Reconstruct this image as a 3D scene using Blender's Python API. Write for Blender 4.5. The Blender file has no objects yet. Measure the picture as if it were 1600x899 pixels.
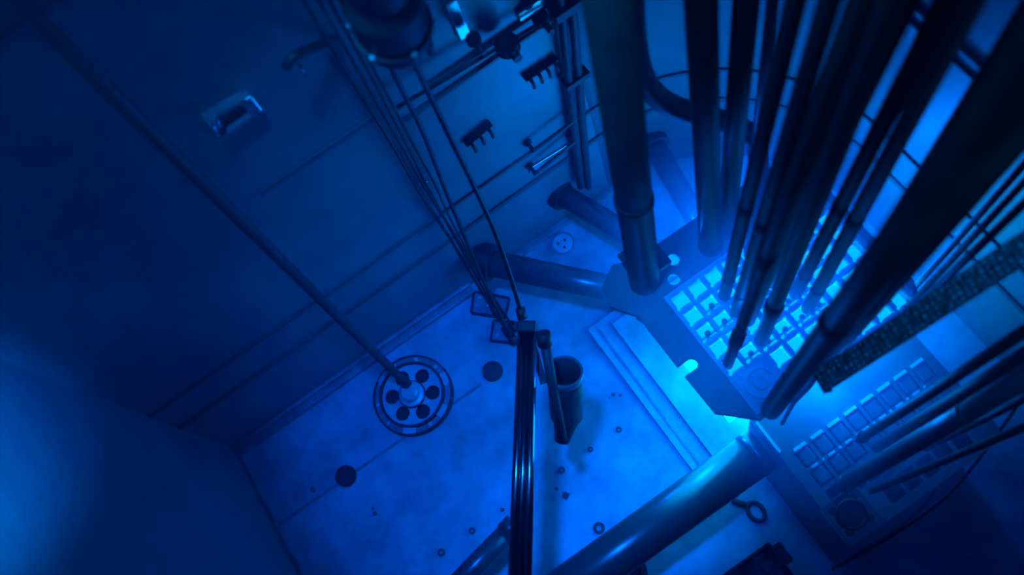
import bpy, bmesh, math, random
from mathutils import Vector, Matrix
import numpy as np
random.seed(7)
sc = bpy.context.scene
COL = sc.collection
PI = math.pi

# ------------------------------------------------------------------ camera
F = 1500.0; H = 5.0
Dn = np.array([330, 550, 1500.0]); Dn /= np.linalg.norm(Dn)
ax = np.array([1, -.7, 0.0]); ax[2] = -(ax[0]*Dn[0] + ax[1]*Dn[1])/Dn[2]
AX = ax/np.linalg.norm(ax); AZ = -Dn; AY = np.cross(AZ, AX)
M3 = np.array([AX, AY, AZ])               # rows: the room's axes in camera space (right, down, forward)
cam = bpy.data.cameras.new('camera'); camo = bpy.data.objects.new('camera', cam); COL.objects.link(camo)
right, up, back = M3[:, 0], -M3[:, 1], -M3[:, 2]
camo.matrix_world = Matrix(((right[0], up[0], back[0], 0), (right[1], up[1], back[1], 0), (right[2], up[2], back[2], H), (0, 0, 0, 1)))
cam.sensor_width = 36; cam.lens = 36*F/1600
cam.clip_start = .02
cam.dof.use_dof = True; cam.dof.focus_distance = 4.75; cam.dof.aperture_fstop = .95
sc.camera = camo

# ------------------------------------------------------------------ view, world water, lights
sc.view_settings.view_transform = 'Standard'; sc.view_settings.look = 'None'
sc.view_settings.exposure = 0.0; sc.view_settings.gamma = 1; sc.view_settings.use_curve_mapping = False
w = bpy.data.worlds.new('water'); sc.world = w; w.use_nodes = True
nt = w.node_tree; nt.nodes.clear()
out = nt.nodes.new('ShaderNodeOutputWorld')
vs = nt.nodes.new('ShaderNodeVolumeScatter'); vs.inputs['Color'].default_value = (.05, .3, 1, 1)
vs.inputs['Density'].default_value = .022; vs.inputs['Anisotropy'].default_value = .35
va = nt.nodes.new('ShaderNodeVolumeAbsorption'); va.inputs['Color'].default_value = (0, .45, .92, 1); va.inputs['Density'].default_value = .4
ad = nt.nodes.new('ShaderNodeAddShader')
nt.links.new(vs.outputs[0], ad.inputs[0]); nt.links.new(va.outputs[0], ad.inputs[1]); nt.links.new(ad.outputs[0], out.inputs['Volume'])
bg = nt.nodes.new('ShaderNodeBackground'); bg.inputs[0].default_value = (0, .02, .2, 1); bg.inputs[1].default_value = .0
nt.links.new(bg.outputs[0], out.inputs['Surface'])
sc.cycles.max_bounces = 6; sc.cycles.volume_bounces = 1; sc.cycles.use_denoising = True
sc.cycles.sample_clamp_indirect = 4

GLOW = 4.2
def V(p): return Vector([float(c) for c in p])
def ray(u, v): return M3 @ np.array([u-800.0, v-449.5, F])
def at_z(u, v, z=0.0):
    r = ray(u, v); return V(np.array([0, 0, H]) + (z-H)/r[2]*r)
def at_y(u, v, y):
    r = ray(u, v); return V(np.array([0, 0, H]) + y/r[1]*r)
def at_x(u, v, x):
    r = ray(u, v); return V(np.array([0, 0, H]) + x/r[0]*r)
def depth(p): return float((M3.T @ (np.array(p)-np.array([0, 0, H])))[2])
def above(u, v, base, zmax=4.3):
    """the point on that line of sight nearest to the upright through base"""
    r = ray(u, v); t = (r[0]*base[0]+r[1]*base[1])/(r[0]**2+r[1]**2)
    p = np.array([0, 0, H]) + t*r
    if p[2] > zmax or t <= 0: return at_z(u, v, zmax)
    return V(p)

BLUE = (0, .80, 1.0); CORE = (0, .33, 1.0)
def area(name, loc, target, size, power, color=BLUE, sy=None):
    L = bpy.data.lights.new(name, 'AREA'); L.energy = power; L.color = color; L.size = size
    if sy: L.shape = 'RECTANGLE'; L.size_y = sy
    o = bpy.data.objects.new(name, L); COL.objects.link(o); o.location = loc
    o.rotation_euler = (Vector(target)-Vector(loc)).to_track_quat('-Z', 'Y').to_euler(); return o
def spot(name, loc, target, ang, blend, power, color=BLUE, rad=.1):
    L = bpy.data.lights.new(name, 'SPOT'); L.energy = power; L.color = color; L.spot_size = math.radians(ang); L.spot_blend = blend; L.shadow_soft_size = rad
    o = bpy.data.objects.new(name, L); COL.objects.link(o); o.location = loc
    o.rotation_euler = (Vector(target)-Vector(loc)).to_track_quat('-Z', 'Y').to_euler(); return o
def point(name, loc, power, color=CORE, rad=.06):
    L = bpy.data.lights.new(name, 'POINT'); L.energy = power; L.color = color; L.shadow_soft_size = rad
    o = bpy.data.objects.new(name, L); COL.objects.link(o); o.location = loc; return o
area('surface_light', (-.2, .6, 7.5), (0, 1.0, 0), 3.0, 12)
spot('pool_lamp', (.1, 1.0, 6.8), (-.13, 1.62, 0), 23.5, .35, 2150, (0, .95, 1), .22)
spot('left_wall_fill', (-.1, -.4, 5.9), (-1.65, 1.5, 2.75), 14, 1.0, 9500, BLUE, .1)  # added unseen spot, brightens the far end of the left wall
spot('beam_fill', (.9, -1.0, 5.6), (1.1, .55, 1.9), 30, .8, 190, (0, .9, 1), .06)  # added fill spot, lifts the riveted beam out of the dark
st = area('pole_streak_fill', (-.55, 1.2, 6.2), (-.55, 1.2, 0), 2.6, 22, (0, .9, 1), .1)  # unseen strip added to lay a long highlight on the glossy poles
st.rotation_euler = (0, 0, math.atan2(-.72, -.69))
point('core_glow', (.80, .92, 1.24), .7, CORE, .04)
point('core_glow', (1.2, .95, 1.26), .7, CORE, .04)
for p, e in (((.56, 1.22, .6), 5.5), ((.56, .78, .6), 5.5), ((.85, 1.5, .62), 16), ((1.5, 1.3, .62), 19), ((1.54, .9, .75), 9), ((1.0, .56, .95), 4)):
    point('cherenkov_light', p, e, CORE, .05)

# ------------------------------------------------------------------ materials
def mat(name, base, rough=.5, metal=0.0, noise=None, bump=None, emit=None, spec=.5):
    m = bpy.data.materials.new(name); m.use_nodes = True; n = m.node_tree; b = n.nodes['Principled BSDF']
    base = (base, base, base, 1) if isinstance(base, (int, float)) else (*base, 1)
    b.inputs['Base Color'].default_value = base; b.inputs['Roughness'].default_value = rough; b.inputs['Metallic'].default_value = metal
    b.inputs['Specular IOR Level'].default_value = spec
    tc = n.nodes.new('ShaderNodeTexCoord')
    if noise:
        scale, lo, hi, det = noise
        t = n.nodes.new('ShaderNodeTexNoise'); t.inputs['Scale'].default_value = scale; t.inputs['Detail'].default_value = det; t.inputs['Roughness'].default_value = .65
        n.links.new(tc.outputs['Object'], t.inputs['Vector'])
        r = n.nodes.new('ShaderNodeMapRange'); r.inputs[1].default_value = .3; r.inputs[2].default_value = .7; r.inputs[3].default_value = lo; r.inputs[4].default_value = hi
        n.links.new(t.outputs['Fac'], r.inputs[0])
        mx = n.nodes.new('ShaderNodeMix'); mx.data_type = 'RGBA'; mx.blend_type = 'MULTIPLY'; mx.inputs[0].default_value = 1
        mx.inputs[6].default_value = base; n.links.new(r.outputs[0], mx.inputs[7]); n.links.new(mx.outputs[2], b.inputs['Base Color'])
    if bump:
        t2 = n.nodes.new('ShaderNodeTexNoise'); t2.inputs['Scale'].default_value = bump[0]; n.links.new(tc.outputs['Object'], t2.inputs['Vector'])
        bp = n.nodes.new('ShaderNodeBump'); bp.inputs['Strength'].default_value = bump[1]; bp.inputs['Distance'].default_value = .01
        n.links.new(t2.outputs['Fac'], bp.inputs['Height']); n.links.new(bp.outputs[0], b.inputs['Normal'])
    if emit:
        b.inputs['Emission Color'].default_value = (*emit[0], 1); b.inputs['Emission Strength'].default_value = emit[1]
    return m
M_floor = mat('steel_floor', .62, .42, .25, (3.0, .45, 1.15, 9), (14, .05))
M_wall = mat('steel_wall', .26, .45, .3, (1.6, .72, 1.1, 6), (6, .06))
M_trim = mat('weld_steel', .36, .4, .4, (8, .6, 1.1, 4))
M_dark = mat('dark_steel', .05, .5, .4, (6, .6, 1.2, 4))
M_rod = mat('aluminium_tube', .30, .42, .5, (5, .7, 1.1, 3))
M_rodd = mat('dull_tube', .08, .55, .3, (5, .7, 1.1, 3))
M_pipe = mat('beam_tube_steel', .19, .3, .5, (2.5, .8, 1.1, 3))
M_bright = mat('polished_steel', .6, .22, .8, (9, .8, 1.1, 3))
M_black = mat('black_rubber', .025, .55)
M_plate = mat('anodised_plate', .2, .5, .3, (5, .8, 1.1, 3))
M_lat = mat('lattice_alloy', .55, .5, .2)
M_cable = mat('sheathed_cable', .012, .45)
M_bead = mat('riveted_alloy', .5, .3, .4, (40, .3, 1.6, 4), (60, .6))
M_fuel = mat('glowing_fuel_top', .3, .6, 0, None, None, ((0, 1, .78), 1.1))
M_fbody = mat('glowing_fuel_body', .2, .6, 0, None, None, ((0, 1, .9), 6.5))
M_pale = mat('pale_steel', .62, .4, .15, (9, .85, 1.1, 3))
M_glint = mat('strip_reflection', .9, .5)  # white base paints in the bright reflection on the rack strips
M_seam = mat('seam_weld', .12, .5, .3)
M_stain = mat('stain_deposit', .10, .7)

# ------------------------------------------------------------------ mesh helpers
def frame_of(d):
    d = d.normalized(); a = Vector((0, 0, 1)) if abs(d.z) < .9 else Vector((1, 0, 0))
    x = d.cross(a).normalized(); return x, d.cross(x).normalized()
def smooth_path(pts, n=6):
    pts = [Vector(p) for p in pts]
    if len(pts) < 3: return pts
    o = []
    for i in range(len(pts)-1):
        p0 = pts[max(i-1, 0)]; p1 = pts[i]; p2 = pts[i+1]; p3 = pts[min(i+2, len(pts)-1)]
        for k in range(n):
            t = k/n
            o.append(.5*((2*p1) + (p2-p0)*t + (2*p0-5*p1+4*p2-p3)*t*t + (3*p1-p0-3*p2+p3)*t**3))
    o.append(pts[-1]); return o
def add_tube(bm, pts, r, seg=20, caps=True):
    pts = [Vector(p) for p in pts]; n = len(pts)
    rs = r if isinstance(r, (list, tuple)) else [r]*n
    rings = []; x = None
    for i, p in enumerate(pts):
        d = (pts[min(i+1, n-1)]-pts[max(i-1, 0)])
        if d.length < 1e-9: d = pts[-1]-pts[0]
        d.normalize()
        if x is None: x, y = frame_of(d)
        else:
            x = (x-d*x.dot(d)).normalized(); y = d.cross(x)
        rings.append([bm.verts.new(p+(x*math.cos(2*PI*k/seg)+y*math.sin(2*PI*k/seg))*rs[i]) for k in range(seg)])
    for a, b in zip(rings, rings[1:]):
        for k in range(seg):
            f = bm.faces.new((a[k], a[(k+1) % seg], b[(k+1) % seg], b[k])); f.smooth = True
    if caps:
        bm.faces.new(rings[0][::-1]); bm.faces.new(rings[-1])
def add_hollow(bm, p0, p1, r, ri, seg=28):
    """open pipe with a wall thickness from p0 to p1"""
    d = (Vector(p1)-Vector(p0)); x, y = frame_of(d); R = []
    for p, q in ((p0, r), (p1, r), (p1, ri), (p0, ri)):
        R.append([bm.verts.new(Vector(p)+(x*math.cos(2*PI*k/seg)+y*math.sin(2*PI*k/seg))*q) for k in range(seg)])
    for i in range(4):
        a, b = R[i], R[(i+1) % 4]
        for k in range(seg):
            f = bm.faces.new((a[k], a[(k+1) % seg], b[(k+1) % seg], b[k])); f.smooth = (i % 2 == 0)
def add_box(bm, c, s, X=(1, 0, 0), Y=(0, 1, 0), Z=(0, 0, 1)):
    c = Vector(c); X = Vector(X)*s[0]/2; Y = Vector(Y)*s[1]/2; Z = Vector(Z)*s[2]/2
    v = [bm.verts.new(c+X*i+Y*j+Z*k) for i in (-1, 1) for j in (-1, 1) for k in (-1, 1)]
    for q in ((0, 1, 3, 2), (4, 6, 7, 5), (0, 4, 5, 1), (2, 3, 7, 6), (0, 2, 6, 4), (1, 5, 7, 3)):
        bm.faces.new([v[i] for i in q])
def add_bar(bm, p0, p1, wd, th, upv=(0, 0, 1)):
    p0 = Vector(p0); p1 = Vector(p1); d = (p1-p0); X = d.normalized(); Y = Vector(upv).cross(X).normalized(); Z = X.cross(Y)
    add_box(bm, (p0+p1)/2, (d.length, wd, th), X, Y, Z)
def add_prism(bm, poly, z0, z1):
    a = [bm.verts.new((x, y, z0)) for x, y in poly]; b = [bm.verts.new((x, y, z1)) for x, y in poly]; n = len(poly)
    bm.faces.new(a[::-1]); bm.faces.new(b)
    for i in range(n): bm.faces.new((a[i], a[(i+1) % n], b[(i+1) % n], b[i]))
def add_lathe(bm, c, prof, seg=40, X=(1, 0, 0), Y=(0, 1, 0), Z=(0, 0, 1), close=False):
    """prof: (radius, height) pairs"""
    c = Vector(c); X = Vector(X); Y = Vector(Y); Z = Vector(Z); R = []
    for r, h in prof:
        R.append([bm.verts.new(c+Z*h+(X*math.cos(2*PI*k/seg)+Y*math.sin(2*PI*k/seg))*max(r, 1e-4)) for k in range(seg)])
    pr = list(zip(R, R[1:]))+([(R[-1], R[0])] if close else [])
    for a, b in pr:
        for k in range(seg): bm.faces.new((a[k], a[(k+1) % seg], b[(k+1) % seg], b[k]))
def holed(polys, z0, z1, bevel=0):
    """flat plate: first polygon the outline, the others holes"""
    cu = bpy.data.curves.new('tmp', 'CURVE'); cu.dimensions = '2D'; cu.fill_mode = 'BOTH'; cu.extrude = (z1-z0)/2
    for p in polys:
        s = cu.splines.new('POLY'); s.points.add(len(p)-1); s.use_cyclic_u = True
        for q, (x, y) in zip(s.points, p): q.co = (x, y, 0, 1)
    o = bpy.data.objects.new('tmp', cu); COL.objects.link(o)
    dg = bpy.context.evaluated_depsgraph_get(); me = bpy.data.meshes.new_from_object(o.evaluated_get(dg))
    bpy.data.objects.remove(o); bpy.data.curves.remove(cu)
    bm = bmesh.new(); bm.from_mesh(me); bpy.data.meshes.remove(me)
    bmesh.ops.remove_doubles(bm, verts=bm.verts, dist=1e-5)
    bmesh.ops.translate(bm, verts=bm.verts, vec=(0, 0, (z0+z1)/2)); return bm
def circ(x, y, r, n=32, a0=0): return [(x+r*math.cos(a0+2*PI*k/n), y+r*math.sin(a0+2*PI*k/n)) for k in range(n)]
def NB(): return bmesh.new()
def obj(name, bm, m, parent=None, base=None, bevel=0, label=None):
    """link a bmesh built in room coordinates as one object"""
    org = Vector((0, 0, 0))
    q = parent
    while q: org += q.location; q = q.parent
    loc = Vector(base)-org if base is not None else Vector((0, 0, 0))
    bmesh.ops.translate(bm, verts=bm.verts, vec=-(org+loc))
    bmesh.ops.recalc_face_normals(bm, faces=bm.faces)
    me = bpy.data.meshes.new(name); bm.to_mesh(me); bm.free(); me.materials.append(m)
    o = bpy.data.objects.new(name, me); COL.objects.link(o); o.parent = parent; o.location = loc
    if bevel:
        md = o.modifiers.new('bevel', 'BEVEL'); md.width = bevel; md.segments = 2; md.limit_method = 'ANGLE'
    if label: o['label'] = label
    return o
def tag(o, label, cat, group=None, kind=None):
    o['label'] = label; o['category'] = cat
    if group: o['group'] = group
    if kind: o['kind'] = kind
    return o
def thing(name, label, cat, base, group=None):
    o = bpy.data.objects.new(name, None); o.empty_display_size = .05; COL.objects.link(o); o.location = Vector(base)
    return tag(o, label, cat, group)
def struct(name, bm, m, bevel=0):
    o = obj(name, bm, m, bevel=bevel); o['kind'] = 'structure'; return o

# ------------------------------------------------------------------ the pool
XL, YB, XR, YF, TOP = -1.65, 2.29, 1.92, -2.2, 5.9
RC = .97; CX, CY = XR-RC, YB-RC
bm = NB(); add_box(bm, ((XL+XR)/2, (YB+YF)/2, -.05), (XR-XL+.4, YB-YF+.4, .1)); struct('floor', bm, M_floor)
bm = NB(); add_box(bm, ((XL+CX)/2, YB+.05, TOP/2), (CX-XL, .1, TOP)); struct('wall_back', bm, M_wall)
bm = NB(); add_box(bm, (XL-.05, (YB+YF)/2, TOP/2), (.1, YB-YF+.2, TOP)); struct('wall_left', bm, M_wall)
bm = NB(); add_box(bm, (XR+.05, (CY+YF)/2, TOP/2), (.1, CY-YF, TOP)); struct('wall_right', bm, M_wall)
arc = [(CX+RC*math.cos(a), CY+RC*math.sin(a)) for a in [PI/2*(1-i/32) for i in range(33)]]
arco = [(CX+(RC+.1)*math.cos(a), CY+(RC+.1)*math.sin(a)) for a in [PI/2*i/32 for i in range(33)]]
bm = NB(); add_prism(bm, arc+arco, 0, TOP)
for f in bm.faces:
    if len(f.verts) == 4: f.smooth = True
struct('wall_corner', bm, M_wall)
def seam(name, z, hgt, dep, x0=XL, m=M_seam, dz=0):
    bm = NB(); P = [(x0, YB)] + arc + [(XR, YF)]
    inn = [(x0, YB-dep)] + [(CX+(RC-dep)*math.cos(PI/2*(1-i/32)), CY+(RC-dep)*math.sin(PI/2*(1-i/32))) for i in range(33)] + [(XR-dep, YF)]
    for i in range(len(P)-1):
        q = [P[i], P[i+1], inn[i+1], inn[i]]; add_prism(bm, q, z, z+hgt)
    bmesh.ops.remove_doubles(bm, verts=bm.verts, dist=1e-5)
    return struct(name, bm, m)
seam('trim_1', .88, .018, .012); seam('trim_2', .60, .03, .012); seam('trim_3', 1.70, .014, .014, .15); seam('trim_4', 1.80, .012, .02, .3)
seam('trim_5', 3.1, .02, .012)
bm = NB(); add_box(bm, ((XL-.02)/2, YB-.03, .02), (-XL-.02, .06, .04)); add_box(bm, ((XL-.02)/2, YB-.012, .055), (-XL-.02, .024, .03)); struct('baseboard_back', bm, M_trim, .004)
bm = NB(); add_box(bm, ((.25+CX)/2, YB-.02, .015), (CX-.25, .04, .03)); struct('trim_6', bm, M_trim, .003)
bm = NB(); add_box(bm, (XL+.012, (YB+YF)/2, .015), (.024, YB-YF, .03)); struct('baseboard_left', bm, M_trim, .003)
bm = NB(); add_bar(bm, at_y(405, 302, YB-.004), at_y(582, 183, YB-.004), .011, .008, (0, 1, 0)); struct('trim_8', bm, M_seam)
# floor welds
for i, (p, q) in enumerate((((432, 823), (752, 601)), ((1000, 470), (752, 601)))):
    if i: continue
    a, b = at_z(*p), at_z(*q); bm = NB(); add_bar(bm, (a.x, a.y, .002), (b.x, b.y, .002), .016, .006); struct('trim_%d' % (7+i), bm, M_trim)

# the water around the core shines (Cherenkov light), fading outward
m = bpy.data.materials.new('cherenkov_water'); m.use_nodes = True; n = m.node_tree; n.nodes.clear()
o_ = n.nodes.new('ShaderNodeOutputMaterial'); em = n.nodes.new('ShaderNodeEmission'); em.inputs[0].default_value = (0, .24, 1, 1)
tc = n.nodes.new('ShaderNodeTexCoord'); gr = n.nodes.new('ShaderNodeTexGradient'); gr.gradient_type = 'SPHERICAL'
pw = n.nodes.new('ShaderNodeMath'); pw.operation = 'POWER'; pw.inputs[1].default_value = 2.0
ml = n.nodes.new('ShaderNodeMath'); ml.operation = 'MULTIPLY'; ml.inputs[1].default_value = GLOW
n.links.new(tc.outputs['Object'], gr.inputs[0]); n.links.new(gr.outputs['Fac'], pw.inputs[0]); n.links.new(pw.outputs[0], ml.inputs[0])
n.links.new(ml.outputs[0], em.inputs[1]); n.links.new(em.outputs[0], o_.inputs['Volume'])
bm = NB(); bmesh.ops.create_icosphere(bm, subdivisions=4, radius=1.0)
gl = obj('glowing_water', bm, m); gl.location = (1.03, .95, .96); gl.scale = (.87, 1.1, .94); tag(gl, 'blue glowing water around the reactor core', 'glow', kind='stuff')

# ------------------------------------------------------------------ core
ZC = 1.1
XP0, XP1, YP0, YP1 = .492, 1.47, .575, 1.43
hol = [at_z(1052, 405, ZC), at_z(1053, 436, ZC), at_z(1080, 569, ZC)]
nb = at_z(1000, 455, ZC)
PIT = .0875; GX0, GY0 = .68, 1.177
cells = [(c, r) for c in range(9) for r in range(7) if r < 5 or c > 1]
def opening(x, y, h=.034):
    o = []; n = 64
    for k in range(n):
        a = 2*PI*k/n+PI/4
        r = min(h/max(abs(math.cos(a)), abs(math.sin(a))), h*1.3); e = 0
        for t0, e0 in ((1.25*PI, .011), (1.75*PI, .006), (.25*PI, .006)):
            if abs((a-t0+PI) % (2*PI)-PI) < .16: e = e0
        o.append((x+(r+e)*math.cos(a), y+(r+e)*math.sin(a)))
    return o
core = thing('reactor_core_grid', 'broad dark reactor core top plate with square lattice over cyan glowing fuel', 'core plate', (.98, .97, 0))
nx, ny, nr = hol[2].x, hol[2].y, .026
outl = [(XP0, 1.22), (XP0, ny+nr)]
outl += [(nx+nr*math.sin(a)*1.0, ny+nr*math.cos(a)) for a in [PI*k/14 for k in range(1, 14)]]
outl += [(XP0, ny-nr), (XP0+.005, .70), (.625, YP0), (XP1-.1, YP0), (XP1, YP0+.1), (XP1, YP1-.12), (XP1-.12, YP1), (.62, YP1+.01), (.54, YP1+.05), (.44, 1.42), (.42, 1.33)]
gx0, gx1, gy0, gy1 = GX0-PIT*.62, GX0+PIT*8.62, GY0-PIT*6.62, GY0+PIT*.56
obj('top_plate', holed([outl, circ(hol[0].x, hol[0].y, .028), circ(hol[1].x, hol[1].y, .027), [(gx0, gy0), (gx1, gy0), (gx1, gy1), (gx0, gy1)]], ZC-.03, ZC), M_plate, core)
obj('lattice', holed([[(gx0, gy0), (gx1, gy0), (gx1, gy1), (gx0, gy1)]] + [opening(GX0+c*PIT, GY0-r*PIT) for c, r in cells] + [circ(GX0+.5*PIT, GY0-5.5*PIT, .062)], ZC-.045, ZC-.006), M_lat, core)
for x, y in ((.9, .65), (1.44, .62), (1.44, 1.27)):
    bm = NB(); add_box(bm, (x, y, .575), (.04, .04, .99)); obj('support_leg', bm, M_dark, core)
bm = NB()
add_lathe(bm, (GX0+.5*PIT, GY0-5.5*PIT, ZC-.04), [(.0, .045), (.018, .045), (.018, .056), (.034, .056), (.036, .04), (.05, .04), (.052, .052), (.072, .052), (.072, 0), (0, 0)])
tag(obj('core_plug', bm, M_pale, base=(GX0+.5*PIT, GY0-5.5*PIT, ZC-.04)), 'round stepped plug seated in the lower corner of the glowing core lattice', 'plug')
bm = NB(); x0, y0 = .36, .50
add_box(bm, (.99, 1.16, .02), (1.26, 1.0, .04))
ped = thing('core_pedestal', 'stepped rectangular floor plinth washed in cyan light below the core', 'plinth', (.99, 1.08, 0))
obj('base_slab', bm, M_floor, ped, bevel=.004)
bm = NB(); add_box(bm, (1.02, 1.14, .06), (1.08, .9, .04)); obj('upper_slab', bm, M_floor, ped, bevel=.004)
bm = NB(); add_box(bm, (.41, 1.16, .045), (.012, .92, .01)); obj('guide_strip', bm, M_trim, ped)
# fuel elements: two kinds, one copied for every cell
def fuel(pin):
    t = thing('fuel_element', '', 'fuel element', (GX0, GY0, .12), 'fuel elements in the core lattice')
    bm = NB(); add_box(bm, (GX0, GY0, .55), (.066, .066, .84)); obj('fuel_body', bm, M_fbody, t)
    bm = NB(); add_box(bm, (GX0, GY0, .985), (.084, .084, .03)); obj('top_nozzle', bm, M_fuel, t, bevel=.003)
    if pin:
        bm = NB(); add_lathe(bm, (GX0+.004, GY0-.006, 1.0), [(.009, 0), (.009, .045), (.013, .05), (.013, .062), (.008, .07), (0, .072)], 14); obj('lifting_pin', bm, M_plate, t)
        bm = NB(); add_bar(bm, (GX0-.04, GY0-.006, 1.02), (GX0+.04, GY0-.006, 1.02), .01, .012); obj('cross_bar', bm, M_lat, t)
    return t
def dup(root, loc):
    r = root.copy(); COL.objects.link(r); r.location = loc
    for ch in list(root.children):
        c = ch.copy(); COL.objects.link(c); c.parent = r
    return r
pinned = {(1, 1), (0, 2), (1, 2), (1, 3), (2, 2), (1, 4), (2, 4), (3, 4), (4, 3), (5, 3), (3, 3), (5, 2), (6, 1), (6, 2), (4, 4), (5, 4), (3, 1), (7, 1), (6, 3)}
FP, FN = fuel(True), fuel(False); first = {True: FP, False: FN}; seen = set()
for c, r in cells:
    k = (c, r) in pinned; loc = Vector((GX0+c*PIT, GY0-r*PIT, .12))
    if k not in seen: seen.add(k); o = first[k]; o.location = loc
    else: o = dup(first[k], loc)
    o['label'] = 'glowing fuel element with a knobbed lifting pin standing in its square lattice opening' if k else 'plain glowing fuel element with open top in its square lattice opening'

# ------------------------------------------------------------------ rods and tubes
DBG = []
def rod(name, label, cat, pb, zb, pt, wpx, m=M_rod, zt=None, ext=1.35, collars=(), group=None, tip=None, sink=0.0, seg=20, wt=None, via=()):
    """upright tube from a foot point to a far point, running on past it"""
    P0 = at_z(*pb, zb); P1 = at_z(*pt, zt) if zt else above(*pt, P0)
    r = wpx*depth(P0)/F/2
    d = P1-P0; end = P0+d*ext
    t = thing(name, label, cat, P0, group)
    bm = NB(); add_tube(bm, [P0-d.normalized()*sink, end], r, seg); obj('tube', bm, m, t)
    for c, (rr, ln) in collars:
        q = P0+d*c; u = d.normalized(); bm = NB()
        add_tube(bm, [q-u*ln/2, q-u*ln/2+u*.004, q+u*ln/2-u*.004, q+u*ln/2], [r*rr*.96, r*rr, r*rr, r*rr*.96], seg); obj('collar', bm, m, t)
    if tip: 
        bm = NB(); u = d.normalized(); add_tube(bm, [P0-u*tip[1], P0-u*.004, P0+u*.01], [r*tip[0]*.6, r*tip[0], r*tip[0]], seg); obj('tip', bm, m, t)
    DBG.append((label[:40], [round(x, 2) for x in P0], [round(x, 2) for x in P1], round(math.degrees(math.acos(d.normalized().z))), round(2*r*F/depth(P1), 1)))
    return t
G1 = 'handling rods rising from the core'
big = rod('guide_tube', 'thickest upright dark tube clamped by a square collar at the left corner of the core', 'tube', (1007, 440), 1.1, (950, 0), 48, M_dark, ext=1.2, sink=.4, collars=((.42, (1.08, .05)),), seg=32)
P = at_z(1007, 405, 1.2); bm = NB(); add_box(bm, (P.x, P.y, 1.2), (.165, .165, .03)); obj('square_collar', bm, M_dark, big, bevel=.006)
rod('core_tube', 'straight dark tube on the core plate, first upright right of the thick guide tube', 'tube', (1110, 385), 1.1, (1095, 0), 34, M_dark, collars=((.02, (1.12, .05)),), seg=28)
rod('core_tube', 'slightly thinner tube standing on the core plate, second upright right of the thick guide tube', 'tube', (1135, 360), 1.1, (1166, 0), 28, M_dark, collars=((.02, (1.2, .05)),), seg=28)
rod('core_tube', 'pale thin tube far behind the second upright, fading into the blue', 'tube', (1170, 330), 1.0, (1207, 0), 14, M_rod)
C = ((.12, (1.08, .05)), (.45, (1.06, .08)))
rod('handling_rod', 'rod ending in the second lattice column, nearest the curved hose', 'rod', (1131, 466), 1.06, (1243, 0), 19, M_rodd, collars=C, group=G1)
rod('handling_rod', 'rod ending just right of the curved hose rod, bright gap along its right edge', 'rod', (1149, 492), 1.06, (1296, 0), 19, M_rodd, collars=C, group=G1)
rod('handling_rod', 'long jointed rod reaching the front row of the lattice beside the round plug', 'rod', (1137, 570), 1.06, (1345, 0), 17, M_rodd, collars=((.16, (1.25, .14)), (.5, (1.15, .1))), group=G1)
rod('handling_rod', 'wide rod ending in the middle of the lattice, third row', 'rod', (1188, 535), 1.06, (1395, 0), 22, M_rodd, collars=((.2, (1.2, .1)),), group=G1)
rod('handling_rod', 'rod in the crowded middle bundle, second from its left side', 'rod', (1168, 500), 1.06, (1370, 0), 24, M_rodd, group=G1)
rod('handling_rod', 'rod at the back of the crowded middle bundle seen between two nearer ones', 'rod', (1190, 430), 1.06, (1356, 0), 20, M_rodd, group=G1)
rod('handling_rod', 'rod in the crowded middle bundle just behind the wide one', 'rod', (1210, 480), 1.06, (1398, 0), 24, M_rodd, group=G1)
rod('handling_rod', 'dark rod in the back of the crowded middle bundle, mostly hidden', 'rod', (1172, 455), 1.06, (1345, 0), 22, M_rodd, group=G1, collars=C)
rod('handling_rod', 'dark rod in the middle bundle just left of the thin bright gap', 'rod', (1205, 440), 1.06, (1415, 0), 24, M_rodd, group=G1, collars=C)
rod('handling_rod', 'rod right of the thin bright gap, ending in the right half of the lattice', 'rod', (1243, 460), 1.06, (1478, 0), 20, M_rodd, collars=C, group=G1)
rod('handling_rod', 'rod with its right edge along the wide bright gap, ending in the right lattice half', 'rod', (1262, 483), 1.06, (1520, 0), 20, M_rodd, collars=C, group=G1)
G2 = 'rods fanning out right of the core'
rod('fan_rod', 'long dark rod fanning right from the bottom corner of the core plate', 'rod', (1205, 640), 1.12, (1600, 108), 33, M_dark, group=G2, collars=((.5, (1.1, .08)),))
rod('fan_rod', 'second dark rod of the right fan, just below the longest one', 'rod', (1232, 612), 1.12, (1600, 140), 24, M_dark, group=G2)
rod('fan_rod', 'third dark rod of the right fan, deep inside the bundle', 'rod', (1262, 590), 1.12, (1600, 178), 24, M_dark, group=G2)
rod('fan_rod', 'lowest thick rod of the right fan above the thin cables', 'rod', (1290, 565), 1.12, (1600, 208), 22, M_dark, group=G2)
rod('fan_rod', 'topmost rod of the right fan bordering the wide bright gap', 'rod', (1325, 470), 1.06, (1625, 0), 26, M_dark, group=G2)
G3 = 'thin lines above the riveted beam'
rod('thin_line', 'upper thin line between bright gaps above the riveted beam', 'cable', (1420, 460), .9, (1600, 258), 9, M_cable, group=G3)
rod('thin_line', 'middle thin line between bright gaps above the riveted beam', 'cable', (1400, 500), .9, (1600, 285), 9, M_cable, group=G3)
rod('thin_line', 'lowest thin line touching the top of the riveted beam', 'cable', (1380, 530), .9, (1600, 318), 10, M_cable, group=G3)
G4 = 'tubes lying over the storage rack'
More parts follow.
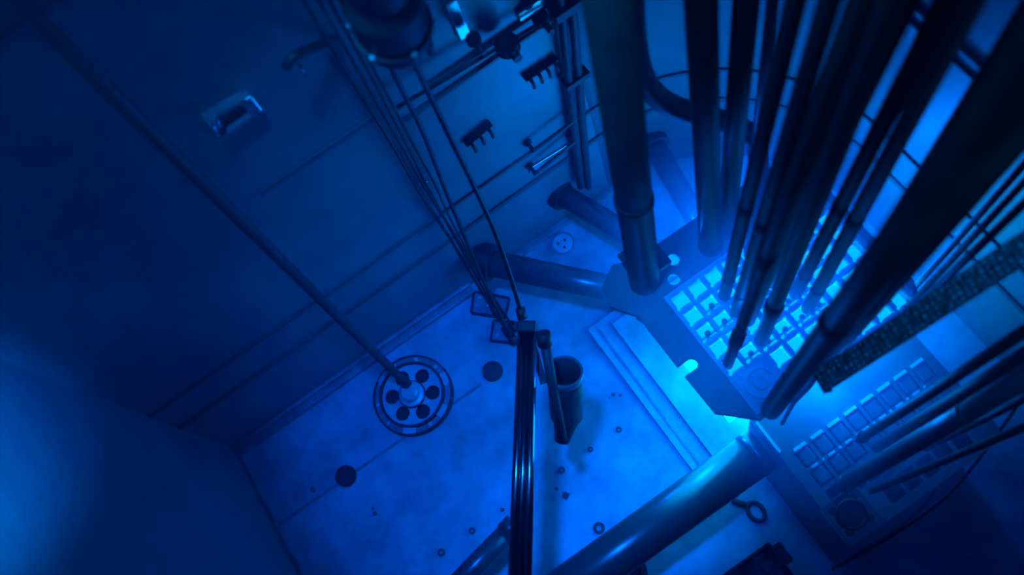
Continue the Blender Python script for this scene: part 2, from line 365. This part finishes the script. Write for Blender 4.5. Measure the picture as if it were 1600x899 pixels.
def lean(name, label, cat, p0, z0, p1, z1, wpx, m, ext=1.5, parts=(), group=None, seg=20):
    a, b = at_z(*p0, z0), at_z(*p1, z1); r = wpx*depth(a)/F/2; d = b-a
    t = thing(name, label, cat, a, group); bm = NB(); add_tube(bm, [a, a+d*ext], r, seg); obj('tube', bm, m, t)
    u = d.normalized()
    for c, rr, ln, nm in parts:
        bm = NB(); q = a+d*c; add_tube(bm, [q-u*ln/2, q+u*ln/2], r*rr, seg); obj(nm, bm, m, t)
    return t
lean('rack_tube', 'dark tube with a small hooked tip leaning over the storage rack', 'tube', (1345, 686), .95, (1600, 518), 2.2, 15, M_dark, parts=((-.01, .55, .05, 'tip'), (.02, 1.25, .03, 'collar')), group=G4)
lean('rack_tube', 'shaded tube between the hooked tube and the fat shiny tube over the rack', 'tube', (1372, 700), .82, (1600, 556), 1.9, 20, M_dark, group=G4)
lean('rack_tube', 'fat shiny tube with a bright streak ending on the storage rack', 'tube', (1318, 758), .84, (1600, 592), 2.1, 26, M_pipe, parts=((.03, 1.06, .04, 'end_collar'), (.75, 1.06, .03, 'collar')), group=G4)
lean('rack_tube', 'short thin tube under the fat shiny tube at the right edge', 'tube', (1445, 702), .84, (1600, 625), 1.7, 9, M_dark, group=G4)
lean('rack_tube', 'lowest thin tube crossing the dark end of the storage rack', 'tube', (1362, 768), .84, (1600, 668), 1.6, 11, M_dark, group=G4)

# curved hose behind the uprights
hp = [((975, -60), 2.75), ((985, 0), 2.6), ((990, 60), 2.42), ((1004, 120), 2.2), ((1035, 157), 2.0), ((1090, 180), 1.8), ((1145, 193), 1.62), ((1178, 218), 1.48), ((1186, 262), 1.36), ((1186, 330), 1.22), ((1180, 400), 1.08)]
bm = NB(); pth = smooth_path([at_z(*p, z) for p, z in hp], 8); add_tube(bm, pth, .042, 20)
hs = thing('curved_hose', 'thick black hose bending in an S behind the upright tubes', 'hose', pth[-1]); obj('hose', bm, M_black, hs)
bm = NB(); add_tube(bm, [pth[-1], pth[-1]+(pth[-4]-pth[-1])*.6], .05, 20); obj('end_fitting', bm, M_dark, hs)
# thin drooping hose by the bottom corner
bm = NB(); add_tube(bm, smooth_path([at_z(*p, z) for p, z in (((1222, 662), .95), ((1240, 630), 1.1), ((1268, 600), 1.25), ((1290, 560), 1.5), ((1350, 470), 1.9))]), .010, 10)
tag(obj('drooping_cable', bm, M_black, base=at_z(1222, 662, .95)), 'thin black cable drooping past the bottom corner of the core plate', 'cable')

# ------------------------------------------------------------------ riveted beam
A = at_z(1283, 596, 1.75); B = at_z(1600, 388, 2.35); u = (B-A).normalized(); v = Vector((0, 0, 1)).cross(u).normalized(); n = u.cross(v)
L = (B-A).length*1.35
beam = thing('riveted_beam', 'flat riveted greenish metal bar slanting in from the right edge', 'beam', A)
bm = NB(); add_box(bm, A+u*L/2, (L, .078, .03), u, v, n); obj('bar', bm, M_bead, beam, bevel=.003)
bm = NB()
for i in range(int(L/.022)):
    for j in range(4):
        if random.random() < .8:
            c = A+u*(.012+i*.022)+v*(-.028+j*.0187)+n*.015; add_lathe(bm, c, [(.007, 0), (.0065, .003), (.003, .0055), (0, .006)], 8, u, v, n)
obj('rivets', bm, M_bead, beam)
bm = NB(); add_box(bm, A+u*.004, (.012, .09, .04), u, v, n); obj('end_plate', bm, M_bright, beam, bevel=.002)
for s in (-1, 1):
    bm = NB(); add_tube(bm, [A+u*.03+v*s*.03+n*.012, A+u*.03+v*s*.03+n*.03], .009, 6); obj('end_bolt', bm, M_bright, beam)

# ------------------------------------------------------------------ storage rack
ZR = .8
rack = thing('storage_rack', 'low rectangular storage rack of square cells beside the core', 'rack', (1.05, .25, 0))
RX0, RX1, RY0, RY1 = .64, 1.42, .0, .5
rc = [(RX0+.09+i*.0875, RY1-.115-j*.095) for i in range(8) for j in range(3)]
ho = [[(x-.036, y-.038), (x+.036, y-.038), (x+.036, y+.038), (x-.036, y+.038)] for x, y in rc]
hi_ = [[(RX0+.19+.0875*i-.036, .04), (RX0+.19+.0875*i+.036, .04), (RX0+.19+.0875*i+.036, .12), (RX0+.19+.0875*i-.036, .12)] for i in range(1, 6)]
obj('top_grid', holed([[(RX0, RY0), (RX1, RY0), (RX1, RY1+.15), (RX0, RY1+.15)]]+ho+hi_, ZR-.02, ZR), M_plate, rack)
bm = NB()
for i in range(9): add_box(bm, (RX0+.046+i*.0875, .34, .42), (.008, .34, .7))
for j in range(4): add_box(bm, ((RX0+RX1)/2, RY1-.067-j*.095, .42), (RX1-RX0-.02, .008, .7))
obj('cell_dividers', bm, M_plate, rack)
for k, (x, y) in enumerate(rc):
    if k in (2, 5): continue
    bm = NB(); add_box(bm, (x, y, .44), (.062, .072, .72)); obj('storage_box', bm, M_plate, rack, bevel=.01)
bm = NB(); add_box(bm, (RX0+.006, .325, .39), (.012, .65, .78)); add_box(bm, (RX1-.006, .325, .39), (.012, .65, .78)); add_box(bm, (1.03, .006, .39), (.76, .012, .78)); add_box(bm, (1.03, .644, .39), (.76, .012, .78))
obj('side_panel', bm, M_plate, rack)
for i in range(8):
    bm = NB(); add_box(bm, (RX0+.09+i*.0875, RY1-.066, ZR+.006), (.06, .014, .012)); obj('bright_strip', bm, M_glint, rack, label='narrow shiny strip')
for i in range(7):
    bm = NB(); add_box(bm, (RX0+.09+i*.0875, RY1-.162, ZR+.005), (.032, .010, .010)); add_box(bm, (RX0+.134+i*.0875, RY1-.162, ZR+.005), (.010, .010, .010)); obj('short_strip', bm, M_glint, rack)
bm = NB(); add_box(bm, (RX0+.01, .54, ZR+.006), (.012, .16, .012)); obj('edge_strip', bm, M_glint, rack)
P = at_z(1330, 805, ZR); bm = NB()
add_lathe(bm, (P.x, P.y, ZR), [(0, .03), (.016, .03), (.018, .02), (.05, .02), (.058, .026), (.064, .02), (.064, 0), (0, 0)], 36)
cv = thing('rack_cover', 'round cover with four ears on the near corner of the storage rack', 'cover', (P.x, P.y, ZR)); obj('cover', bm, M_dark, cv)
for k in range(4):
    a = PI/4+k*PI/2; bm = NB(); add_tube(bm, [(P.x+.07*math.cos(a), P.y+.07*math.sin(a), ZR), (P.x+.07*math.cos(a), P.y+.07*math.sin(a), ZR+.02)], .016, 14); obj('ear', bm, M_dark, cv)
bm = NB()
for s in (-1, 1): add_box(bm, (P.x+s*.088, P.y, ZR+.006), (.008, .18, .012)); add_box(bm, (P.x, P.y+s*.088, ZR+.006), (.18, .008, .012))
obj('square_rim', bm, M_plate, cv)

# ------------------------------------------------------------------ beam tubes
def beam_tube(label, p0, p1, r, wall_flange=None, parts=()):
    d = (p1-p0).normalized(); t = thing('beam_tube', label, 'pipe', p0)
    bm = NB(); add_tube(bm, [p0, p1], r, 40); obj('pipe', bm, M_pipe, t)
    if wall_flange:
        bm = NB(); add_lathe(bm, p0, [(r*1.02, -.03), (r*1.45, -.03), (r*1.45, .012), (r*1.02, .012)], 40, *(lambda q: (q[0], q[1], d))(frame_of(d)), close=True); obj('wall_flange', bm, M_dark, t)
    for c, rr, ln, nm in parts:
        bm = NB(); q = p0+d*c; add_tube(bm, [q-d*ln/2, q+d*ln/2], r*rr, 40); obj(nm, bm, M_pipe, t)
    return t
zb = .30
a = at_z(770, 412, zb); b = at_z(985, 458, zb); beam_tube('beam tube running from the back wall below the hanging cables to the core', a+(a-b)*.02, a+(b-a)*1.25, .072, True)
a = at_z(880, 305, zb); b = at_z(1000, 378, zb); beam_tube('beam tube leaving the back wall at the foot of the vertical conduit', a, a+(b-a)*1.5, .062, True)
a = at_z(1022, 228, zb); b = at_z(1090, 345, zb); beam_tube('faint beam tube from the rounded wall to the back of the core', a, a+(b-a)*1.3, .06, True)
yb = at_z(1180, 710, .5).y
beam_tube('large shiny beam tube crossing the lower middle of the floor to the core', Vector((-1.0, yb-.005, .5)), Vector((.66, yb, .5)), .105, None, parts=((1.6, 1.04, .05, 'end_ring'),))
a = at_z(722, 905, .3); b = at_z(803, 822, .3)
beam_tube('short dark pipe with a stepped end left of the three glossy poles', a+(a-b)*.6, b, .052, None, parts=(((b-a).length*1.6-.02, 1.14, .07, 'end_flange'), ((b-a).length*1.6-.085, .9, .05, 'neck')))

# ------------------------------------------------------------------ drain fixture with rod
P = at_z(648, 620); cx, cy = P.x, P.y; R = .222
dr = thing('drain_fixture', 'round bolted floor fixture with six holes and a central hub', 'fixture', (cx, cy, 0))
obj('outer_ring', holed([circ(cx, cy, R, 64), circ(cx, cy, R*.80, 64)], 0, .035), M_trim, dr, bevel=.003)
bm = NB(); add_hollow(bm, (cx, cy, .0), (cx, cy, .05), R*1.02, R*.985, 64); obj('outer_lip', bm, M_dark, dr)
bm = NB(); add_hollow(bm, (cx, cy, .0), (cx, cy, .065), R*.835, R*.775, 64); obj('inner_lip', bm, M_dark, dr)
hx, hy = cx-.005, cy+.015
obj('perforated_disc', holed([circ(cx, cy, R*.775, 64)]+[circ(cx+R*.52*math.cos(a), cy+R*.52*math.sin(a), R*.185, 28) for a in [PI/6+k*PI/3 for k in range(6)]], .035, .045), M_pale, dr)
bm = NB(); add_tube(bm, [(cx, cy, .002), (cx, cy, .006)], R*.77, 48); obj('well_bottom', bm, M_black, dr)
bm = NB(); add_lathe(bm, (cx, cy, .04), [(0, .075), (.04, .075), (.05, .065), (.052, .03), (.07, .025), (.072, 0), (0, 0)]); obj('hub', bm, M_pale, dr)
bm = NB(); add_hollow(bm, (cx, cy, .04), (cx, cy, .055), .078, .07, 40); obj('hub_ring', bm, M_dark, dr)
for k in range(10):
    a = 2*PI*k/10+.3; q = (cx+R*.9*math.cos(a), cy+R*.9*math.sin(a)); bm = NB(); add_tube(bm, [(q[0], q[1], .03), (q[0], q[1], .05)], .011, 6); obj('bolt', bm, M_pale, dr)
for k, a in enumerate((-1.1, -.15, -2.2, 2.0)):
    ra = Vector((math.cos(a), math.sin(a), 0)); ta = Vector((-ra.y, ra.x, 0)); bm = NB(); add_box(bm, Vector((cx, cy, .042))+ra*R*.9, (.045, .07, .014), ra, ta); obj('clamp_plate', bm, M_pale, dr, bevel=.002)
rod('long_handle', 'long slanting rod rising from the hub of the round floor fixture', 'rod', (635, 600), .11, (300, 270), 13, M_rodd, ext=2.6, collars=((.01, (1.35, .05)),))

# ------------------------------------------------------------------ floor bits
def disc(name, label, cat, px, r, h, m, ring=None, group=None):
    p = at_z(*px); t = thing(name, label, cat, p, group); bm = NB()
    add_lathe(bm, p, [(0, h), (r*.86, h), (r, h*.5), (r, 0), (0, 0)], 32); obj('cap', bm, m, t)
    if ring: bm = NB(); add_hollow(bm, p, p+Vector((0, 0, h*ring[0])), r*1.12, r*.95, 40); obj('rim', bm, ring[1], t)
    return t
disc('floor_cap', 'dark round cap on the floor right of the round fixture', 'cap', (770, 581), .052, .012, M_rodd, (1.0, M_rodd))
disc('floor_cap', 'black round cap with thick rim on the floor below the round fixture', 'cap', (542, 745), .052, .02, M_dark, (1.4, M_black))
t = disc('blind_flange', 'pale round disc with three holes on the floor between the back beam tubes', 'disc', (879, 381), .062, .012, M_pale, (.8, M_trim))
for k in range(3):
    p = at_z(879, 381, .012); a = k*2*PI/3+.4; bm = NB(); add_tube(bm, [p+Vector((.025*math.cos(a), .025*math.sin(a), -.002)), p+Vector((.025*math.cos(a), .025*math.sin(a), .004))], .008, 12); obj('plug', bm, M_dark, t)  # dark studs stand in for the shade inside the open holes
for px, r, lb in (((878, 735), .018, 'small ring stud on the floor below the hanging canister'), ((738, 830), .018, 'small ring stud on the floor left of the three glossy poles'), ((690, 864), .020, 'small dark ring stud near the short stepped pipe'),
                  ((923, 703), .014, 'small ring stud right of the canister tip'), ((967, 672), .016, 'small ring stud between the canister and the core plinth'), ((490, 766), .014, 'small dark stud left of the black round cap'),
                  ((586, 803), .011, 'tiny dark stud below the black round cap'), ((936, 826), .030, 'ring stud touching the upper side of the large beam tube'), ((785, 797), .010, 'tiny ring stud left of the poles, above the others')):
    p = at_z(*px); bm = NB(); add_hollow(bm, p, p+Vector((0, 0, .012)), r, r*.45, 24); tag(obj('ring_stud', bm, M_stain, base=p), lb, 'stud', 'ring studs on the floor')
# spots of deposit: several patches
def blob(px, r, lb):
    p = at_z(*px); bm = NB(); k = 22; pr = [(p.x+r*(.7+.5*random.random())*math.cos(2*PI*i/k), p.y+r*(.7+.5*random.random())*math.sin(2*PI*i/k)) for i in range(k)]
    add_prism(bm, pr, 0, .003); tag(obj('deposit_spot', bm, M_stain, base=p), lb, 'stain', 'deposit spots on the floor')
for px, r, lb in (((958, 617), .010, 'dark spot on the floor above the ring stud, nearer the canister'), ((969, 618), .008, 'smaller dark spot just right of its twin near the core plinth'), ((952, 622), .005, 'tiny speck below the twin spots near the core plinth'),
                  ((884, 775), .022, 'ragged dark stain on the floor below the canister stud'), ((870, 764), .010, 'small ragged stain beside the larger one below the canister'), ((583, 795), .008, 'speck by the tiny stud below the black cap'), ((455, 640), .010, 'dark speck next to the back wall base left of the fixture')):
    blob(px, r, lb)
# small bolted plates at the cable feet
def small_plate(label, cpx, corners, bolts):
    pts = [at_z(*c) for c in corners]; t = thing('anchor_plate', label, 'plate', at_z(*cpx)); bm = NB()
    add_prism(bm, [(p.x, p.y) for p in pts], 0, .018); obj('plate', bm, M_trim, t, bevel=.003)
    bm = NB()
    for i in range(4): add_bar(bm, pts[i]+Vector((0, 0, .02)), pts[(i+1) % 4]+Vector((0, 0, .02)), .012, .02)
    obj('rim', bm, M_dark, t)
    for b in bolts: p = at_z(*b); bm = NB(); add_tube(bm, [p+Vector((0, 0, .015)), p+Vector((0, 0, .035))], .010, 6); obj('bolt', bm, M_bright, t)
    return t
small_plate('bolted floor plate under the hanging cables, nearer the back wall', (775, 472), [(742, 458), (738, 491), (790, 499), (797, 468)], [(747, 481), (765, 480), (752, 468)])
small_plate('bolted floor plate under the cables, partly behind the pole cap', (805, 520), [(773, 503), (768, 534), (830, 541), (840, 510)], [(780, 526), (790, 515)])

# ------------------------------------------------------------------ hanging cables and dark device
zc = 2.6
def cable(label, pts, wpx, m=M_cable, group='cables hanging past the back wall'):
    P = smooth_path([q if q.y < YB-.05 else at_y(*p, YB-.05) for p, q in ((p, at_z(*p, z)) for p, z in pts)], 6); wpx = wpx*1.35; bm = NB(); add_tube(bm, P, wpx*depth(P[-1])/F/2, 10)
    t = thing('hanging_cable', label, 'cable', P[0], group); obj('sheath', bm, m, t)
    e = P[0]; bm = NB(); add_tube(bm, [e, e+(P[2]-e).normalized()*.05], wpx*depth(e)/F/2*1.5, 12); obj('end_fitting', bm, M_dark, t); return t
cable('leftmost hanging cable of the bundle, ending on the lower anchor plate', [((795, 522), .03), ((752, 455), .35), ((700, 368), .8), ((655, 300), 1.2), ((612, 225), 1.6), ((545, 118), 2.2), ((472, -5), 2.9), ((440, -60), 3.2)], 7)
cable('second hanging cable from the left, tied to the first halfway', [((805, 515), .03), ((765, 455), .32), ((722, 385), .72), ((668, 300), 1.2), ((622, 218), 1.62), ((560, 110), 2.25), ((495, -5), 2.9), ((465, -60), 3.2)], 6)
cable('third hanging cable, crossing the second at the tie', [((775, 488), .03), ((735, 415), .5), ((700, 352), .85), ((668, 292), 1.2), ((635, 225), 1.6), ((580, 120), 2.2), ((512, -5), 2.9), ((485, -60), 3.2)], 6)
cable('fourth hanging cable, right of the tied group', [((780, 490), .03), ((748, 425), .45), ((705, 345), .9), ((680, 290), 1.2), ((645, 225), 1.6), ((590, 120), 2.2), ((528, -5), 2.9), ((500, -60), 3.2)], 5)
cable('thick cable dropping straight from the left underside of the dark device', [((803, 535), .03), ((765, 460), .35), ((728, 375), .8), ((693, 290), 1.25), ((662, 210), 1.7), ((625, 135), 2.15), ((600, 82), 2.5)], 7)
cable('rightmost cable from the dark device to the cap of the glossy poles', [((817, 498), 1.0), ((800, 440), 1.12), ((776, 370), 1.3), ((752, 315), 1.5), ((708, 225), 1.85), ((672, 150), 2.15), ((643, 88), 2.5)], 8)
T = [at_z(*p, z) for p, z in (((648, 292), 1.22), ((670, 284), 1.24))]
bm = NB(); add_tube(bm, [T[0]+Vector((0, 0, -.02)), T[1]+Vector((0, 0, .03))], .012, 10); tag(obj('cable_tie', bm, M_bright, base=T[0]), 'shiny tie wrapped round the left hanging cables', 'tie')
A = at_z(632, 88, 2.5); B = at_z(585, -30, 3.0); u = (B-A).normalized(); x, y = frame_of(u)
dv = thing('hanging_device', 'dark blurred pump-like device hanging at the top edge of the photo', 'device', A)
bm = NB(); add_lathe(bm, A, [(0, 0), (.04, 0), (.05, .03), (.085, .10), (.11, .17), (.115, .42), (.09, .47), (.09, .75), (0, .75)], 36, x, y, u); obj('housing', bm, M_black, dv)
bm = NB(); add_lathe(bm, A, [(.112, .22), (.121, .22), (.121, .25), (.112, .25)], 36, x, y, u, close=True); obj('band', bm, M_black, dv)
bm = NB(); add_lathe(bm, A, [(0, -.03), (.025, -.03), (.028, .01), (0, .01)], 24, x, y, u); obj('nozzle', bm, M_bright, dv)
for k in range(6):
    a = k*PI/3; q = A+u*.235+(x*math.cos(a)+y*math.sin(a))*.122; bm = NB(); add_tube(bm, [q-u*.01, q+u*.03], .009, 10); obj('bolt', bm, M_rod, dv)
q = at_z(674, 82, 2.5); bm = NB(); add_tube(bm, [q, q+u*.12], .014, 12); add_bar(bm, q+u*.1, A+u*.16, .02, .02); obj('side_pin', bm, M_dark, dv)

# ------------------------------------------------------------------ wall fittings
def on_wall(px, off=0): return at_y(*px, YB-off)
def comb(label, p0, p1, npeg):
    a, b = on_wall(p0), on_wall(p1); d = (b-a).normalized(); t = thing('peg_rack', label, 'peg rack', a)
    bm = NB(); add_bar(bm, a+Vector((0, -.012, 0)), b+Vector((0, -.01, 0)), .016, .02, (0, 1, 0)); add_bar(bm, a+Vector((0, -.026, 0)), b+Vector((0, -.026, 0)), .008, .018, (0, 1, 0)); obj('bar', bm, M_black, t)
    for k in range(npeg):
        q = a+(b-a)*((k+.5)/npeg); bm = NB(); add_tube(bm, smooth_path([q+Vector((0, -.02, 0)), q+Vector((0, -.045, -.008)), q+Vector((0, -.05, -.03)), q+Vector((0, -.05, -.055))], 4), [.008]*12+[.004], 10); obj('peg', bm, M_black, t)
comb('black peg rack with four pegs high on the bright back wall', (816, 120), (866, 86), 4)
comb('black peg rack with three pegs on the back wall beside the rightmost cable', (724, 222), (764, 188), 3)
def rail(label, p0, p1, th=.010, m=M_dark):
    a, b = on_wall(p0), on_wall(p1); o = Vector((0, -.06, 0)); t = thing('wall_rail', label, 'rail', a)
    bm = NB(); add_tube(bm, smooth_path([a, a+o*.8, a+o+(b-a)*.06, b+o-(b-a)*.06, b+o*.8, b], 5), th, 10); obj('rail', bm, m, t)
    for q in (a, b): bm = NB(); add_lathe(bm, q, [(0, .012), (.022, .012), (.022, -.002), (0, -.002)], 16, (1, 0, 0), (0, 0, 1), (0, -1, 0)); obj('foot', bm, m, t)
rail('thin upper grab rail on the back wall left of the vertical conduit', (823, 222), (890, 172))
rail('lower grab rail on the back wall left of the vertical conduit', (826, 258), (888, 208))
t = thing('name_plate', 'pale blank plate on the back wall under the lower grab rail', 'plate', on_wall((850, 250)))
a, b = on_wall((826, 266)), on_wall((890, 226)); bm = NB(); add_bar(bm, a+Vector((0, -.006, 0)), b+Vector((0, -.006, 0)), .055, .012, (0, 1, 0)); obj('plate', bm, M_bright, t, bevel=.003)
for q in (a+(b-a)*.08, b-(b-a)*.08): bm = NB(); add_lathe(bm, q+Vector((0, -.012, 0)), [(0, .006), (.008, .006), (.008, 0)], 10, (1, 0, 0), (0, 0, 1), (0, -1, 0)); obj('screw', bm, M_dark, t)
# vertical conduit pair near the start of the rounded wall
t = thing('wall_conduit', 'twin vertical conduit pipes running up the back wall', 'conduit', on_wall((915, 290), .05))
for s in (-1, 1):
    a = on_wall((913+s*6, 292), .05); b = on_wall((884+s*9, 0), .05); bm = NB(); add_tube(bm, [a, a+(b-a)*1.8], .02, 14); obj('pipe', bm, M_rodd, t)
a = on_wall((899, 122), .05); bm = NB(); add_box(bm, a, (.13, .06, .035)); obj('clamp', bm, M_dark, t, bevel=.004)
a = on_wall((885, 10), .05); bm = NB(); add_box(bm, a, (.14, .07, .05)); obj('clamp', bm, M_dark, t, bevel=.004)
# bracket high on the wall at left
t = thing('wall_bracket', 'blurred reflective bracket frame high on the dim left part of the back wall', 'bracket', on_wall((355, 182)))
a, b, c, d = [on_wall(p, .02) for p in ((318, 186), (380, 150), (398, 172), (338, 214))]
bm = NB()
for p, q in ((a, b), (c, d)): add_bar(bm, p, q, .016, .04, (0, 1, 0))
obj('frame', bm, M_trim, t)
bm = NB(); add_bar(bm, b, c, .045, .04, (0, 1, 0)); obj('lug', bm, M_bright, t, bevel=.004)
for p, q in (((326, 186), (340, 212)), ((334, 182), (343, 198))):
    p, q = on_wall(p, .05), on_wall(q, .05); bm = NB(); add_tube(bm, [p, q], .010, 12); obj('clip', bm, M_bright, t, label='shiny clip')
t = thing('wall_hook', 'dark bent hook arm on the back wall left of the hanging cables', 'hook', on_wall((515, 65)))
bm = NB(); add_tube(bm, smooth_path([on_wall((520, 62), .0), on_wall((508, 67), .05), on_wall((468, 84), .1), on_wall((455, 92), .11), on_wall((447, 106), .11)], 5), .018, 12); obj('arm', bm, M_dark, t)
bm = NB(); add_tube(bm, [on_wall((464, 97), .1), on_wall((480, 120), .1)], .004, 8); obj('wire', bm, M_bright, t)
# pipe fittings along the upper ledge
t = thing('ledge_pipe', 'dark pipe run with valves along the upper ledge of the back wall', 'pipe run', on_wall((700, 110), .05))
a, b = on_wall((620, 168), .06), on_wall((905, 0), .06); bm = NB(); add_tube(bm, [a, b+(b-a)*.1], .009, 12); obj('pipe', bm, M_dark, t)
for px, s in (((793, 72), .05), ((845, 30), .035), ((740, 62), .03)):
    q = on_wall(px, .08); bm = NB(); add_lathe(bm, q, [(0, s), (s*.6, s), (s, s*.5), (s, -s*.4), (s*.5, -s), (0, -s)], 20); obj('valve', bm, M_black, t)
    bm = NB(); add_tube(bm, [q, q+Vector((0, -.08, 0))], s*.4, 12); obj('valve_stem', bm, M_dark, t)
for px, (wd, hh), lb in (((830, 12), (.13, .05), 'bright'), ((715, 30), (.05, .22), 'bright')):
    q = on_wall(px, .012); bm = NB(); add_box(bm, q, (wd, .02, hh)); obj('reflector_plate', bm, M_bright, t, bevel=.004)

# ------------------------------------------------------------------ canister on its rod
T0 = at_z(882, 582, .95); B0 = at_z(886, 655, .55); u = (T0-B0).normalized(); x, y = frame_of(u)
cn = thing('sample_canister', 'open dark canister hanging on a slanted rod beside the glossy poles', 'canister', B0)
r = .078
bm = NB(); add_hollow(bm, B0+u*.05, T0, r, r*.9, 40); obj('barrel', bm, M_rodd, cn)
bm = NB(); add_hollow(bm, T0-u*.03, T0+u*.008, r*1.06, r*.93, 40); obj('rim', bm, M_trim, cn)
bm = NB(); add_tube(bm, [T0-u*.22, T0-u*.21], r*.9, 32); obj('bottom', bm, M_dark, cn)
lo = at_z(878, 690, .50)
bm = NB(); add_tube(bm, [lo+u*.0, B0+u*.02, B0+u*.08], [r*.45, r*.82, r*.98], 32); obj('funnel', bm, M_rodd, cn)
a, b = at_z(850, 530, 1.15), at_z(879, 688, .78); bm = NB(); add_tube(bm, [b, a+(a-b)*.02], .022, 18); obj('handle_rod', bm, M_rodd, cn)
bm = NB(); dd = (a-b).normalized(); add_tube(bm, [a-dd*.03, a+dd*.03], .032, 18); obj('rod_cap', bm, M_black, cn)
# three glossy poles
pole = thing('pole_bundle', 'three glossy dark poles under one square cap, bottom centre', 'pole', at_z(823, 512, 1.05))
a = at_z(824, 515, 1.05); b = at_z(812, 899, .95); d = (b-a).normalized(); sx = Vector((0, 0, 1)).cross(d).normalized(); nn = d.cross(sx)
M_gloss = mat('gloss_pole', .3, .2, 1.0)
for off, rr in ((-.032, .020), (.0, .015), (.034, .020)):
    bm = NB(); add_tube(bm, [a+sx*off*.75, b+sx*off+(b-a)*.25], rr*.95, 20); obj('pole', bm, M_gloss, pole)
bm = NB(); add_box(bm, a-d*.01, (.05, .085, .06), d, sx, nn); obj('cap', bm, M_black, pole, bevel=.008)
bm = NB(); a2 = at_z(828, 520, 1.0); b2 = at_z(850, 600, .92); add_bar(bm, a2, b2, .03, .02); obj('brace', bm, M_rodd, pole)

# ------------------------------------------------------------------ lower edge things
P = at_z(1195, 870, .35)
bx = thing('cell_box', 'dark open cell box at the bottom edge of the photo', 'box', (P.x, P.y-.1, 0))
q0 = at_z(1196, 852, .35); X0 = q0.x-.30; Y1 = q0.y
oo = [[(X0, Y1-.26), (X0+.32, Y1-.26), (X0+.32, Y1), (X0, Y1)]]
for i in range(2):
    for j in range(2):
        x1 = X0+.315-i*.10; y1 = Y1-.008-j*.105; oo.append([(x1-.085, y1-.09), (x1, y1-.09), (x1, y1), (x1-.085, y1)])
obj('top_frame', holed(oo, .32, .35), M_dark, bx)
bm = NB()
for p, q in (((X0, Y1-.26), (X0, Y1)), ((X0+.32, Y1-.26), (X0+.32, Y1)), ((X0, Y1), (X0+.32, Y1)), ((X0, Y1-.26), (X0+.32, Y1-.26))):
    add_bar(bm, (p[0], p[1], .16), (q[0], q[1], .16), .01, .32)
obj('side_wall', bm, M_black, bx)
bm = NB(); add_box(bm, (X0+.345, Y1-.07, .30), (.04, .10, .06)); obj('latch_block', bm, M_dark, bx, bevel=.004)
bm = NB(); add_box(bm, (X0+.368, Y1-.075, .325), (.012, .05, .02)); obj('latch_pin', bm, M_bright, bx)
P = at_z(985, 895); vf = thing('valve_ring', 'round ringed fitting half hidden under the large beam tube at the bottom edge', 'fitting', P)
bm = NB(); add_hollow(bm, P, P+Vector((0, 0, .06)), .085, .06, 40); obj('ring', bm, M_dark, vf)
bm = NB(); add_lathe(bm, P, [(0, .03), (.04, .03), (.045, 0), (0, 0)], 24); obj('core_cap', bm, M_black, vf)
for k in range(4):
    a = k*PI/2+.3; bm = NB(); add_box(bm, P+Vector((.068*math.cos(a), .068*math.sin(a), .064)), (.02, .035, .012), (math.cos(a), math.sin(a), 0), (-math.sin(a), math.cos(a), 0)); obj('lug', bm, M_bright, vf)
P = at_z(1181, 800); eb = thing('lifting_shackle', 'small dark shackle lying on the floor right of the large beam tube', 'shackle', P)
bm = NB(); add_tube(bm, smooth_path([P+Vector((.035*math.cos(a), .05*math.sin(a), .012)) for a in [2*PI*k/14 for k in range(15)]], 2), .011, 10, False); obj('bow', bm, M_rodd, eb)
bm = NB(); add_tube(bm, [P+Vector((-.02, .05, .012)), P+Vector((-.06, .11, .012))], .014, 12); obj('pin', bm, M_rodd, eb)
P = at_z(1212, 692, .62); bm = NB(); add_lathe(bm, P, [(0, .02), (.012, .02), (.02, 0), (0, 0)], 14, (1, 0, 0), (0, 0, 1), (0, 1, 0)); tag(obj('pipe_stud', bm, M_dark, base=P), 'small dark stud where the large beam tube meets the rack corner', 'stud')
# loose cable over the dark corner
bm = NB(); add_tube(bm, smooth_path([at_z(*p, z) for p, z in (((1300, 890), .06), ((1390, 840), .06), ((1470, 785), .2), ((1520, 730), .5), ((1575, 655), .9), ((1640, 560), 1.5))], 8), .007, 10)
tag(obj('loose_cable', bm, M_black, base=at_z(1300, 890, .06)), 'thin loose cable trailing over the dark lower right corner', 'cable')
for d in DBG: print('ROD', *d)
